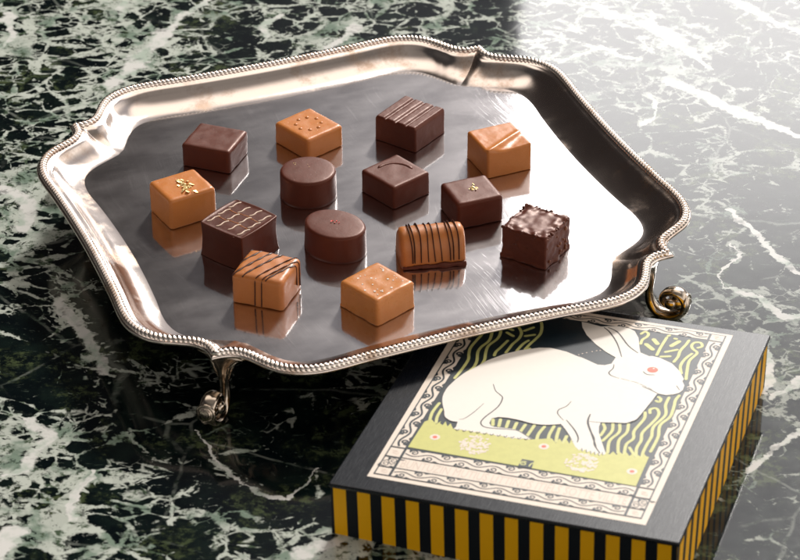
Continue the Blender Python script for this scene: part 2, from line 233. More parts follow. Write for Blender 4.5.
    fleck = n.ramp(n.noise(n.mapping(w3, (1, 3, 1), (0, 0, R(12))), 150, 4, .7), .60, .68)
    base = n.mix(n.math('MULTIPLY', fleck, .35), base, (.10, .13, .10))
    pale = n.mix(n.ramp(n.noise(w2, 40, 4, .6), .36, .52), (.19, .255, .20), (.50, .54, .48))
    pale = n.mix(n.ramp(n.noise(w3, 120, 4, .7), .36, .48), (.06, .09, .055), pale)
    pale = n.mix(streak, pale, n.mix(n.ramp(n.noise(w2, 60, 4, .6), .35, .55), (.42, .49, .42), (.66, .66, .63)))
    col = n.mix(v, base, pale)
    bmp = n.bump(n.noise(P, 26, 2, .5), .14, .0006)
    s = n.bsdf(col, n.math('MULTIPLY_ADD', n.noise(P, 90, 3, .6), .07, .035), normal=bmp, spec=.5, ior=1.5)
    return n.done(s)

def mat_silver(name, tint, floor=False):
    n = NT(name); P = n.coord('Object')
    dirt = n.ramp(n.noise(P, 38, 5, .65), .48, .70)
    col = n.mix(n.math('MULTIPLY', dirt, .72), tint, (.42, .27, .17))
    scr = None; PW = n.vmath('ADD', P, n.vmath('SCALE', n.vmath('SUBTRACT', n.noise(P, 9, 1, .5, out=1), (.5, .5, .5)), None, .06))
    for i, (rz, sx) in enumerate(((18, 900), (-35, 700), (72, 1000), (115, 600), (48, 800), (-8, 1100))):
        v = n.mapping(PW, (sx*1.7, 12, 12), (0, 0, R(rz)))
        nn_ = n.noise(v, 1.0, 2, .5, .3)
        m = n.ramp(nn_, .60, .72)
        m = n.math('MULTIPLY', m, n.ramp(n.noise(P, 30+i*7, 3, .6), .46, .66))
        scr = m if scr is None else n.math('MAXIMUM', scr, m)
    if name in ('silver_rim', 'silver_foot'):               # polish residue left in the hollows
        pt = n.new('ShaderNodeNewGeometry').outputs['Pointiness']
        col = n.mix(n.ramp(pt, .40 if name == 'silver_rim' else .44, .50, 1., 0.), col, (.10, .06, .04))
    smear = n.noise(n.mapping(P, (1, 2.2, 1), (0, 0, R(30))), 22, 5, .6)
    bmp = n.bump(n.noise(P, 24 if floor else 60, 3, .5), .12 if floor else .18, .0010 if floor else .0006)
    bmp = n.bump(scr, .035, .0002, bmp)
    if floor:
        col = n.mix(n.ramp(smear, .35, .65), (.62, .60, .605), (.73, .71, .715))
        sharp = n.bsdf(col, n.math('MULTIPLY_ADD', smear, .05, .045), 1., bmp)
        wide = n.bsdf((.66, .62, .61), n.math('MULTIPLY_ADD', smear, .12, .23), 1., bmp)
        f = n.math('ADD', n.math('MULTIPLY', scr, .07), n.ramp(smear, .3, .7, .13, .19))
        mx = n.new('ShaderNodeMixShader'); n.put(mx.inputs[0], f)
        n.t.links.new(sharp.outputs[0], mx.inputs[1]); n.t.links.new(wide.outputs[0], mx.inputs[2])
        return n.done(mx)
    rg = n.math('ADD', n.math('MULTIPLY', dirt, .16), n.math('MULTIPLY_ADD', smear, .10, .09))
    return n.done(n.bsdf(col, rg, 1., bmp))

def mat_choc(name, base, deep, rough=.34, bumps=.25, coatw=.0, blotch=.35, spec=.5, tint=None):
    n = NT(name); P = n.coord('Object')
    f = n.ramp(n.noise(P, 90, 4, .6), .3, .72)
    col = n.mix(n.math('MULTIPLY', f, blotch), base, deep)
    sp = n.ramp(n.noise(P, 900, 2, .5), .66, .76)
    col = n.mix(n.math('MULTIPLY', sp, .25), col, tuple(min(1, c*1.9+.01) for c in base))
    h = n.math('ADD', n.noise(P, 120, 3, .55), n.math('MULTIPLY', n.noise(P, 700, 3, .6), .22))
    pit = n.math('MULTIPLY', n.ramp(n.vor(P, 330, 'F1'), .05, .13), n.ramp(n.noise(P, 130, 2, .5), .42, .5, 1., 0.))
    pit = n.math('MAXIMUM', n.ramp(n.vor(P, 330, 'F1'), .06, .14), n.ramp(n.noise(P, 170, 2, .5), .44, .56, 1., 0.))
    h = n.math('MULTIPLY_ADD', pit, .9, h)
    r = n.math('MULTIPLY_ADD', n.noise(P, 160, 5, .65), .30, rough-.15)
    return n.done(n.bsdf(col, r, normal=n.bump(h, bumps, .0006), sss=.2, sssr=(1, .35, .15), spec=spec, tint=tint, coat=coatw, coatr=.25))
def mat_plain(name, col, rough=.5, metal=0., bumps=0., bscale=900, spec=.5, var=.12):
    n = NT(name); P = n.coord('Object')
    f = n.noise(P, 250, 4, .65)
    c = n.mix(n.ramp(f, .35, .7, 0, var), col, tuple(x*.45 for x in col))
    nm = n.bump(n.noise(P, bscale, 3, .6), bumps, .0002) if bumps else None
    return n.done(n.bsdf(c, n.math('MULTIPLY_ADD', f, .12, rough-.06), metal, nm, spec=spec))
def mat_linen(name, col, rough):
    n = NT(name); P = n.coord('Object')
    a = n.noise(n.mapping(P, (2300, 140, 300)), 1, 3, .6)
    b = n.noise(n.mapping(P, (170, 1500, 300)), 1, 2, .6)
    h = n.math('ADD', a, n.math('MULTIPLY', b, .25))
    c = n.mix(n.ramp(h, .55, .95), col, tuple(x*1.3 for x in col))
    return n.done(n.bsdf(c, n.math('MULTIPLY_ADD', a, .16, rough-.08), normal=n.bump(h, .16, .00010), spec=.6))
# ================================================================== table
bm = bmesh.new(); bmesh.ops.create_grid(bm, x_segments=1, y_segments=1, size=1.0)
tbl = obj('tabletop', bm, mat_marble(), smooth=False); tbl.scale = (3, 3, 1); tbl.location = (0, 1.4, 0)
for v in tbl.data.vertices: v.co.x *= 3; v.co.y *= 3
tbl.scale = (1, 1, 1)
for v in tbl.data.vertices: v.co.y += 1.4
tbl.location = (0, 0, 0)
tag(tbl, kind='structure')

# ================================================================== sweep helper
def tube(bm, pts, rad, n=6, cap=True, wid=None, upv=None, closed=False):
    """sweep an ellipse (rad thick, wid wide) along pts"""
    pts = [Vector(p) for p in pts]; N = len(pts)
    if not hasattr(rad, '__len__'): rad = [rad]*N
    if wid is None: wid = rad
    rings = []; last = Vector(upv) if upv else None
    for i, p in enumerate(pts):
        a = pts[(i-1) % N] if (i or closed) else pts[0]; b = pts[(i+1) % N] if (i < N-1 or closed) else pts[-1]
        t = (b-a).normalized()
        if last is None: last = Vector((0, 0, 1)) if abs(t.z) < .9 else Vector((1, 0, 0))
        side = t.cross(last).normalized(); nrm = side.cross(t).normalized()
        if not upv: last = nrm
        rings.append([bm.verts.new(p+nrm*rad[i]*math.sin(2*math.pi*k/n)+side*wid[i]*math.cos(2*math.pi*k/n)) for k in range(n)])
    for i in range(N if closed else N-1):
        A, B = rings[i], rings[(i+1) % N]
        for k in range(n): bm.faces.new((A[k], A[(k+1) % n], B[(k+1) % n], B[k]))
    if cap and not closed: bm.faces.new(rings[0]); bm.faces.new(rings[-1][::-1])
def spline(pts, sub=6):
    pts = [Vector(p) for p in pts]; out = []
    for i in range(len(pts)-1):
        p0 = pts[max(i-1, 0)]; p1 = pts[i]; p2 = pts[i+1]; p3 = pts[min(i+2, len(pts)-1)]
        for j in range(sub):
            t = j/sub
            out.append(.5*((2*p1)+(p2-p0)*t+(2*p0-5*p1+4*p2-p3)*t*t+(3*p1-p0-3*p2+p3)*t**3))
    out.append(pts[-1]); return out

# ================================================================== tray
TC = Vector((-0.0237976, 1.37424583, 0.04253675)); TROT = R(21.7113); DEP = .0115
ZF = TC.z-DEP
RIMP = [(168,0),(168.5,30),(169.6,58),(170.8,76),(170.5,88),(167.8,98),(163,106),(157,111.5),(149.5,116),(143.5,119.6),(139.6,123.4),(137.2,129),(136.8,136.8)]
FLRP = [(141,0),(141.6,28),(143.2,54),(144.8,70),(144.6,81),(142.3,90),(138,96.5),(132.5,101),(126.5,104.5),(121.6,107),(118,109),(115,110.6),(113,113)]
def octant(P, sub=12):
    s = spline([(P[1][0], -P[1][1], 0)]+[(a, b, 0) for a, b in P], sub)[sub:]
    return [(v.x/1000, v.y/1000) for v in s]
def full(P):
    o = octant(P); q = o+[(b, a) for a, b in o[-2::-1]][:-1]     # +x side mid -> +y side mid
    out = []
    for k in range(4):
        c, s = (1, 0, -1, 0)[k], (0, 1, 0, -1)[k]
        out += [(c*a-s*b, s*a+c*b) for a, b in q]
    return out
RO, FO = full(RIMP), full(FLRP)
NO = len(RO)
def tp(i, s, z):
    a, b = RO[i % NO], FO[i % NO]
    return Vector((a[0]+(b[0]-a[0])*s, a[1]+(b[1]-a[1])*s, z/1000))
tray = empty('silver_tray', (TC.x, TC.y, 0), TROT, 'polished silver tray with scalloped corners and beaded rim carrying all the chocolates', 'tray')
M_wall = mat_silver('silver_wall', (.90, .80, .73)); M_floor = mat_silver('silver_floor', (.7, .7, .7), True)
M_rim = mat_silver('silver_rim', (.87, .79, .72))
Z0 = TC.z*1000
bm = bmesh.new()
prof = [(.0, -2.7), (-.035, -1.9), (-.042, -1.0), (-.022, -.25), (.0, .05), (.17, .25), (.19, -.1), (.215, -.55), (.26, -.75), (.30, -1.1), (.34, -2.0), (.40, -3.8), (.47, -5.6), (.56, -7.4), (.66, -8.9), (.76, -10.0), (.86, -10.8), (.94, -11.25), (.985, -11.45), (1.0, -11.5)]
rings = []
for s, z in prof: rings.append([bm.verts.new(tp(i, s, Z0+z)) for i in range(NO)])
under = [(.05, -2.9), (.16, -2.5), (.24, -2.9), (.32, -4.2), (.42, -6.4), (.55, -8.8), (.70, -10.7), (.86, -12.0), (1.0, -12.4)]
rings_u = [[bm.verts.new(tp(i, s, Z0+z)) for i in range(NO)] for s, z in under]
seq = rings_u[::-1]+rings
for A, B in zip(seq[:-1], seq[1:]):
    for i in range(NO): bm.faces.new((A[i], A[(i+1) % NO], B[(i+1) % NO], B[i]))
# underside plate
prev = rings_u[-1]
for f in (.6, .25):
    cur = [bm.verts.new(Vector((FO[i][0]*f, FO[i][1]*f, (Z0-12.4)/1000))) for i in range(NO)]
    for i in range(NO): bm.faces.new((prev[i], cur[i], cur[(i+1) % NO], prev[(i+1) % NO]))
    prev = cur
bm.faces.new(prev)
obj('raised_border', bm, M_wall, tray)
bm = bmesh.new()
prev = [bm.verts.new(tp(i, 1.0, Z0-11.5)) for i in range(NO)]
for f in (.93, .8, .6, .4, .2):
    cur = [bm.verts.new(Vector((FO[i][0]*f, FO[i][1]*f, ZF))) for i in range(NO)]
    for i in range(NO): bm.faces.new((prev[i], prev[(i+1) % NO], cur[(i+1) % NO], cur[i]))
    prev = cur
bm.faces.new(prev)
obj('tray_floor', bm, M_floor, tray)
# gadrooned rim
cl = [tp(i, .095, Z0+.2) for i in range(NO)]
seg = [(cl[(i+1) % NO]-cl[i]).length for i in range(NO)]; Ltot = sum(seg)
NB = int(round(Ltot/.00268)); K = 10; NS = NB*K; HN = 9
bm = bmesh.new(); ringv = []; ii = 0; acc = 0.
for j in range(NS):
    s = Ltot*j/NS
    while acc+seg[ii] < s: acc += seg[ii]; ii += 1
    f = (s-acc)/seg[ii]; p = cl[ii].lerp(cl[(ii+1) % NO], f)
    t = (cl[(ii+1) % NO]-cl[ii]).normalized(); nr = Vector((t.y, -t.x, 0))
    row = []
    for h in range(HN):
        a = math.pi*h/(HN-1); ph = (j/K + 1.1*(h/(HN-1)-.5))*math.pi
        r = .00245*(.50+.50*abs(math.sin(ph))**.42)
        row.append(bm.verts.new(p+nr*math.cos(a)*r*1.12+Vector((0, 0, math.sin(a)*r*.95))))
    ringv.append(row)
for j in range(NS):
    A, B = ringv[j], ringv[(j+1) % NS]
    for h in range(HN-1): bm.faces.new((A[h], A[h+1], B[h+1], B[h]))
obj('beaded_rim', bm, M_rim, tray)
# scroll feet
def foot(ang):
    bm = bmesh.new(); f = TC.z/.0425
    pth = [(.1850, .0385), (.1838, .0345), (.1826, .0290), (.1822, .0225), (.1815, .0160), (.1826, .0085), (.1870, .0030), (.1950, .0022), (.2018, .0062), (.2035, .0125), (.1995, .0180), (.1930, .0178), (.1896, .0130), (.1920, .0088), (.1962, .0092)]
    th = [.0012, .0014, .0018, .0020, .0022, .0026, .0028, .0028, .0026, .0026, .0024, .0022, .0019, .0016, .0013]
    wd = [.0140, .0080, .0040, .0030, .0030, .0036, .0044, .0050, .0052, .0050, .0048, .0044, .0038, .0034, .0028]
    sub = 6; p2 = spline([(x, 0, z) for x, z in pth], sub)
    def ip(a): return [a[min(i//sub, len(a)-1)]+(a[min(i//sub+1, len(a)-1)]-a[min(i//sub, len(a)-1)])*((i % sub)/sub) for i in range(len(p2))]
    # frame: side vector is the tangential y axis
    T, Wd = ip(th), ip(wd); n = 14; rr = []
    for i, p in enumerate(p2):
        t = (p2[min(i+1, len(p2)-1)]-p2[max(i-1, 0)]).normalized(); nrm = Vector((-t.z, 0, t.x))
        ring = []
        for q in range(n):
            a = 2*math.pi*q/n; ca, sa = math.cos(a), math.sin(a)
            rib = 1+.10*math.cos(a*3)
            ring.append(bm.verts.new(p+nrm*T[i]*rib*sa+Vector((0, 1, 0))*Wd[i]*math.copysign(abs(ca)**.8, ca)))
        rr.append(ring)
    for A, B in zip(rr[:-1], rr[1:]):
        for q in range(n): bm.faces.new((A[q], A[(q+1) % n], B[(q+1) % n], B[q]))
    bm.faces.new(rr[0]); bm.faces.new(rr[-1][::-1])
    o = obj('foot', bm, M_foot, tray)
    o.rotation_euler = (0, 0, ang)
    bm = bmesh.new()                                     # round boss in the eye of the scroll
    for sg in (1, -1):
        m = Matrix.Translation((.1955, sg*.0044, .0120)) @ Matrix.Diagonal((1, .75, 1, 1))
        bmesh.ops.create_uvsphere(bm, u_segments=18, v_segments=12, radius=.0036, matrix=m)
    for k in range(2):                                   # ringed rosette on the outward face
        r0 = (.0050, .0026)[k]; xo = (.2044, .2052)[k]
        tube(bm, [(xo-.0006*abs(math.sin(2*math.pi*q/24)), r0*math.cos(2*math.pi*q/24), .0122+r0*math.sin(2*math.pi*q/24)) for q in range(24)], .0010, 8, closed=True, upv=(1, 0, 0))
    bmesh.ops.create_uvsphere(bm, u_segments=16, v_segments=10, radius=.0052, matrix=Matrix.Translation((.1995, 0, .0122)))
    obj('scroll_boss', bm, M_foot, o)
    bm = bmesh.new()                                     # shell web that carries the foot under the corner
    for k in range(-3, 4):
        y1 = k*.0042
        tube(bm, spline([(.1815, k*.0009, .0215), (.1828, k*.0018, .0290), (.1836-abs(k)*.0006, y1*.6, .0345), (.1835-abs(k)*.0022, y1, .0372-abs(k)*.0006)], 5), [.0011]*16, 6, wid=[.0011+.0010*i/15 for i in range(16)])
    obj('shell_web', bm, M_foot, o)
M_foot = mat_silver('silver_foot', (.64, .55, .45))
for a in (45, 135, 225, 315): foot(R(a))

# ================================================================== box
BFL, BFR, BBR = Vector((-0.03557864, 1.09814772, 0)), Vector((0.13431279, 1.0382199, 0)), Vector((0.20099823, 1.22726876, 0))
BBL = BFL+BBR-BFR
HT = [.03192438, .03972993, .03390799, .02610244]
base = [BFL, BFR, BBR, BBL]; topc = [b+Vector((0, 0, h)) for b, h in zip(base, HT)]
brz = math.atan2((BFR-BFL).y, (BFR-BFL).x)
box = empty('gift_box', BFL, brz, 'flat dark box with yellow striped sides and a white rabbit on its lid', 'box')
BI = (Matrix.Translation(BFL) @ Matrix.Rotation(brz, 4, 'Z')).inverted()
ex_ = (topc[1]-topc[0]); ey_ = (topc[3]-topc[0]); WB, DB = ex_.length*1000, ey_.length*1000
ex_n, ey_n = ex_.normalized(), ey_.normalized(); en = ex_n.cross(ey_n).normalized()
def bt(u, v, h=0.):   # millimetres on the lid -> box local
    return BI @ (topc[0]+ex_n*(u/1000)+ey_n*(v/1000)+en*(h/1000))
M_lid = mat_linen('black_linen', (.0030, .0048, .0085), .26)
M_yel = mat_plain('yellow_print', (.96, .49, .003), .5, bumps=.15, spec=.3, var=.04)
M_blk = mat_plain('black_print', (.0045, .0075, .012), .5, bumps=.15, spec=.3)
# lid board with slightly rounded, overhanging edge
def slab(name, u0, u1, v0, v1, zt, zb, r, mat, parent):
    bm = bmesh.new(); rings = []
    for (ins, z) in ((r, zt), (r*.3, zt-r*.3), (0, zt-r), (0, zb+r), (r*.3, zb+r*.3), (r, zb)):
        pts = []
        for cx_, cy_, a0 in ((u1, v1, 0), (u0, v1, 90), (u0, v0, 180), (u1, v0, 270)):
            cr = .7
            for k in range(5):
                a = R(a0+k*22.5); sx = 1 if cx_ == u1 else -1; sy = 1 if cy_ == v1 else -1
                pts.append((cx_-sx*cr+cr*math.cos(a)-sx*ins, cy_-sy*cr+cr*math.sin(a)-sy*ins))
        rings.append([bm.verts.new(bt(x, y, z)) for x, y in pts])
    n = len(rings[0])
    for A, B in zip(rings[:-1], rings[1:]):
        for k in range(n): bm.faces.new((A[k], B[k], B[(k+1) % n], A[(k+1) % n]))
    bm.faces.new(rings[0]); bm.faces.new(rings[-1][::-1])
    o = obj(name, bm, mat, parent)
    for pl in o.data.polygons:
        if len(pl.vertices) > 4: pl.use_smooth = False
    md = o.modifiers.new('es', 'EDGE_SPLIT'); md.split_angle = R(50)
    return o
lid = slab('lid', -1.0, WB+1.0, -1.0, DB+1.0, 0.0, -2.6, .7, M_lid, box)
# striped walls: yellow and black faces of one sheet per side
def wall(ia, ib, n_st, first, lean, yw=.53):
    bm = bmesh.new(); a, b = base[ia], base[ib]; ta, tb_ = topc[ia], topc[ib]
    outn = (b-a).cross(Vector((0, 0, 1))).normalized()
    def P(f, g): 
        lo = a.lerp(b, f); hi = ta.lerp(tb_, f)-Vector((0, 0, .0022)); return BI @ lo.lerp(hi, g)
    def clampf(f): return min(1, max(0, f))
    cuts = sorted(set([0, 1]+[k/n_st+o for k in range(-1, int(n_st)+2) for o in (first, first+yw/n_st) if 0 < k/n_st+o < 1]))
    for f0, f1 in zip(cuts[:-1], cuts[1:]):
        mid = (f0+f1)/2; ph = ((mid-first)*n_st) % 1; yel = ph < yw
        f = [clampf(f0+lean*(0 if f0 in (0, 1) else 1)), clampf(f1+lean*(0 if f1 in (0, 1) else 1)), f1, f0]
        vs = [bm.verts.new(P(f[0], 0)), bm.verts.new(P(f[1], 0)), bm.verts.new(P(f[2], 1)), bm.verts.new(P(f[3], 1))]
        fc = bm.faces.new(vs); fc.material_index = 0 if yel else 1
    bm.normal_update(); FLAT.add('striped_side')
    obj('striped_side', bm, [M_yel, M_blk], box, smooth=False)
wall(0, 1, 13.85, .006, 0.004); wall(1, 2, 14.1, .03, -.012, .60); wall(2, 3, 13.85, 0, 0); wall(3, 0, 14.1, 0, 0)

# ---- printed label
M_cream = mat_plain('cream_print', (.76, .66, .56), .45, var=.05)
M_white = mat_plain('rabbit_white', (.78, .73, .66), .45, var=.03)
M_navy = mat_plain('dark_print', (.008, .018, .026), .38)
M_grn = mat_plain('green_print', (.60, .60, .22), .45)
M_fld = mat_plain('meadow_green', (.56, .55, .15), .45)
M_line = mat_plain('line_print', (.020, .018, .022), .5)
M_red = mat_plain('red_print', (.75, .11, .05), .45)
M_text = mat_plain('faint_brown_print', (.66, .54, .45), .5)
FLAT.update(('printed_label', 'rabbit', 'meadow', 'grass_blades', 'drawn_lines', 'eye', 'flower', 'border_scrolls', 'dark_ground', 'border_bands', 'lettering', 'monogram', 'corner_mark', 'dotted_line'))
def face(bm, pts, h):
    vs = [bm.verts.new(bt(x, y, h)) for x, y in pts]; f = bm.faces.new(vs); f.normal_update()
    if f.normal.z < 0: f.normal_flip()
    return f
def rib(bm, pts, wd, h, ends=True, taper=False):
    p = [Vector((x, y)) for x, y in pts]
    if len(p) > 2: p = [Vector((q.x, q.y)) for q in spline([(a.x, a.y, 0) for a in p], 5)]
    L, Rr = [], []; n = len(p)
    for i in range(n):
        t = (p[min(i+1, n-1)]-p[max(i-1, 0)]).normalized(); q = Vector((-t.y, t.x))
        w_ = wd/2*(1 if not taper else (.35+.65*math.sin(math.pi*(.1+.8*i/(n-1)))))
        L.append(p[i]+q*w_); Rr.append(p[i]-q*w_)
    if ends:
        t = (p[-1]-p[-2]).normalized(); L.append(p[-1]+t*wd*.35+Vector((-t.y, t.x))*wd*.2); Rr.append(p[-1]+t*wd*.35-Vector((-t.y, t.x))*wd*.2)
        t = (p[0]-p[1]).normalized(); L.insert(0, p[0]+t*wd*.35-Vector((-t.y, t.x))*wd*.2); Rr.insert(0, p[0]+t*wd*.35+Vector((-t.y, t.x))*wd*.2)
    a = [bm.verts.new(bt(v.x, v.y, h)) for v in L]; b = [bm.verts.new(bt(v.x, v.y, h)) for v in Rr]
    for i in range(len(a)-1):
        try: f = bm.faces.new((a[i], b[i], b[i+1], a[i+1]))
        except ValueError: continue
def rect(u0, v0, u1, v1): return [(u0, v0), (u1, v0), (u1, v1), (u0, v1)]
def disc(bm, c, rx, ry, h, n=20, wob=0., seed=0):
    rnd = random.Random(seed)
    face(bm, [(c[0]+rx*(1+wob*rnd.uniform(-1, 1))*math.cos(2*math.pi*k/n), c[1]+ry*(1+wob*rnd.uniform(-1, 1))*math.sin(2*math.pi*k/n)) for k in range(n)], h)
bm = bmesh.new(); face(bm, [(15.7, 10.6), (161.8, 9.0), (161.8, 195.2), (13.8, 197.6)], .10)
label = obj('printed_label', bm, M_cream, box, False)
def sub(name, bm, mat): return obj(name, bm, mat, label, False)
U0, U1, UA, UB, V0 = 18.0, 158.6, 27.2, 149.2, 13.4
V1 = 193.6
bm = bmesh.new(); face(bm, rect(U0, V0, U1, V1), .16); sub('dark_ground', bm, M_navy)
bm = bmesh.new()
bands = []
def band(u0, v0, u1, v1): face(bm, rect(u0, v0, u1, v1), .22)
CL, CR = (18.8, 25.9), (150.6, 157.8)
# left / right columns and rows of cells
for (a, b) in (CL, CR):
    band(a, 14.2, b, 20.4); band(a, 21.4, b, 29.8); band(a, 30.9, b, 38.9); band(a, 40.2, b, 185.6); band(a, 186.8, b, 192.9)
band(27.3, 14.2, 149.2, 21.0); band(27.3, 21.9, 149.2, 30.6); band(27.3, 31.6, 149.2, 39.3); band(27.3, 186.8, 149.2, 192.9)
sub('border_bands', bm, M_cream)
# scroll ornament: wavy line + spiral curls + little dark blots at the band edge
bm = bmesh.new()
def spiral(c, r0, turns, a0, sgn, n=16):
    return [(c[0]+r0*(1-.80*i/n)*math.cos(a0+sgn*turns*2*math.pi*i/n), c[1]+r0*(1-.80*i/n)*math.sin(a0+sgn*turns*2*math.pi*i/n)) for i in range(n+1)]
def scrolls(o, d, length, width, period, lw=.72, h=.28, flip=1):
    q = (-d[1], d[0]); n = max(1, int(round(length/period))); per = length/n
    def W(s, t): return (o[0]+d[0]*s+q[0]*t, o[1]+d[1]*s+q[1]*t)
    mid = width/2; wave = [W(s, mid+flip*width*.20*math.sin(2*math.pi*s/per)) for s in [length*k/(n*10) for k in range(n*10+1)]]
    rib(bm, wave, lw, h, False)
    r = width*.30
    for k in range(n*2):
        sgn = flip*(1 if k % 2 else -1); sc_ = per*(k/2+.25); ct = mid+sgn*(-1)*width*0.0
        c0 = (sc_, mid+sgn*width*.21)
        pts = [(c0[0]+x_, c0[1]+y_) for x_, y_ in spiral((0, 0), r, 1.35, math.pi*(1 if sgn > 0 else 1), -sgn)]
        rib(bm, [W(*p_) for p_ in pts], lw*.95, h+.01, False)
        x0 = sc_-r*1.05; e = mid+sgn*width*.5
        face(bm, [W(x0-.9, e), W(x0+.7, e), W(x0+.35, c0[1]+sgn*.3), W(x0-.25, c0[1]-sgn*.2)], h+.02)
        x1 = sc_+r*1.7
        face(bm, [W(x1-1.5, e), W(x1+1.9, e), W(x1+.7, e-sgn*width*.09), W(x1-.5, e-sgn*width*.13)], h+.03)
scrolls((27.8, 14.2), (1, 0), 121, 6.8, 18.6, flip=1)
scrolls((27.8, 31.6), (1, 0), 121, 7.7, 18.6, flip=-1)
scrolls((27.8, 186.8), (1, 0), 121, 6.1, 17, flip=1)
scrolls((25.9, 40.8), (0, 1), 144, 7.1, 18.2, lw=1.15, flip=1)
scrolls((157.8, 40.8), (0, 1), 144, 7.2, 18.2, lw=1.05, flip=-1)
for a, b in (CL, CR): scrolls((a+.3, 21.6), (1, 0), b-a-.6, 8.0, 7, lw=.5)
sub('border_scrolls', bm, M_navy)
bm = bmesh.new(); face(bm, [(25.9, 14), (26.2, 14), (26.2, 192.9), (25.9, 192.9)], .27)
for v_ in (13.9, 21.1, 30.9, 39.4): face(bm, rect(U0, v_-.05, U1, v_+.32), .31)
sub('dark_ground', bm, M_navy)
for (a, b) in (CL, CR):
    for lo, hi in ((14.2, 20.4), (30.9, 38.9), (186.8, 192.9)):
        bm = bmesh.new(); m_ = (lo+hi)/2
        rib(bm, [(a+1.6, m_+1.4), (a+4.4, m_+1.2), (a+2.4, m_-.4), (a+5.4, m_-1.3), (a+5.0, m_+.6)], .28, .29, False)
        sub('corner_mark', bm, M_text)
# rabbit and meadow
bm = bmesh.new(); face(bm, ART['field'], .30); sub('meadow', bm, M_fld)
bm = bmesh.new()
for i, (pts, wd) in enumerate(ART['blades']): rib(bm, pts, wd*1.12, .22+.0002*i)
obj('grass_blades', bm, M_grn, label, False)
bm = bmesh.new(); face(bm, ART['rabbit'], .36); rab = sub('rabbit', bm, M_white)
bm = bmesh.new()
for i, (pts, wd) in enumerate(ART['lines']): rib(bm, pts, wd*1.7, .40+.0002*i, False, taper=True)
sub('drawn_lines', bm, M_line)
bm = bmesh.new(); disc(bm, ART['eye'], 2.95, 2.75, .43); sub('eye', bm, M_red)
bm = bmesh.new(); disc(bm, (ART['pupil'][0]+.3, ART['pupil'][1]+.4), .55, .5, .46); sub('eye', bm, M_white)
for j, c in enumerate(ART['puffs']):
    bm = bmesh.new(); rnd = random.Random(j)
    for k in range(130):
        a = rnd.uniform(0, 2*math.pi); r = math.sqrt(rnd.random()); disc(bm, (c[0]+8.4*r*math.cos(a), c[1]+8.6*r*math.sin(a)), rnd.uniform(.5, 1.0), rnd.uniform(.5, 1.0), .34+.0004*k, 7, .3, k)
    sub('flower', bm, M_cream)
for j, c in enumerate(ART['blooms']):
    bm = bmesh.new()
    for k in range(9):
        a = 2*math.pi*k/9; disc(bm, (c[0]+1.7*math.cos(a), c[1]+1.7*math.sin(a)), 1.1, 1.1, .34+.001*k, 10)
    disc(bm, c, 1.7, 1.7, .35); f = sub('flower', bm, M_cream)
    bm = bmesh.new(); disc(bm, c, 1.25, 1.2, .38); sub('flower', bm, M_red)
bm = bmesh.new(); face(bm, ART['mono'], .34); sub('monogram', bm, M_navy)
bm = bmesh.new(); mc = [sum(p[i] for p in ART['mono'])/4 for i in (0, 1)]
rib(bm, spiral((mc[0]-1.4, mc[1]-.2), 2.0, 1.4, 1, 1), .7, .37, False); rib(bm, [(mc[0]+2.0, mc[1]-2), (mc[0]+2.4, mc[1]+.6), (mc[0]+3.8, mc[1]+1.8)], .8, .375, False)
sub('monogram', bm, M_grn)
bm = bmesh.new()
for p_ in ART['stitch']: disc(bm, p_, .45, .4, .24, 8)
sub('dotted_line', bm, M_text)
# lettering in the lower band
def lettering(txt, u, v, height, width, mat):
    cu = bpy.data.curves.new('lettering', 'FONT'); cu.body = txt; cu.size = 1; cu.align_x = 'LEFT'; cu.resolution_u = 2
    o = bpy.data.objects.new('tmp_letters', cu); COL.objects.link(o)
    bpy.context.view_layer.update()
    me = bpy.data.meshes.new_from_object(o.evaluated_get(bpy.context.evaluated_depsgraph_get()))
    bpy.data.objects.remove(o)
    xs = [p.co.x for p in me.vertices]; ys = [p.co.y for p in me.vertices]
    x0, x1, y0, y1 = min(xs), max(xs), min(ys), max(ys)
    for p in me.vertices: p.co = bt(u+(p.co.x-x0)/(x1-x0)*width, v+(p.co.y-y0)/(y1-y0)*height, .27)
    me.materials.clear(); me.materials.append(mat)
    o = bpy.data.objects.new('lettering', me); COL.objects.link(o); o.parent = label
lettering('BUNTUZIN MUTIUS LITTINUS ITIELS SOTTE VILLTE', 28.8, 22.9, 6.9, 119.0, M_text)

# ================================================================== chocolates
MILK = mat_choc('milk_chocolate', (.52, .185, .050), (.40, .13, .032), .36)
CARA = mat_choc('caramel_chocolate', (.57, .205, .050), (.45, .15, .034), .33)
DARK = mat_choc('dark_chocolate', (.098, .0225, .0125), (.055, .0125, .007), .42, .2, spec=.5, tint=(1, .66, .54))
DARK2 = mat_choc('dark_satin_chocolate', (.080, .0180, .010), (.045, .0105, .006), .34, .15, spec=.5, tint=(1, .66, .54))
DRIZ = mat_choc('drizzle_chocolate', (.060, .019, .011), (.040, .012, .008), .34, .1, spec=.4)
GOLD = mat_plain('gold_leaf', (.98, .76, .36), .38, .45, .3, 600)
SALT = mat_plain('salt', (.85, .80, .72), .3)
REDD = mat_plain('dried_berry', (.75, .05, .03), .5)
CREAMC = mat_plain('white_chocolate', (.85, .66, .52), .4)
def fbm(p, s, seed=0):
    return noise.noise(Vector((p.x*s+seed*7.3, p.y*s+seed*3.1, p.z*s-seed)))
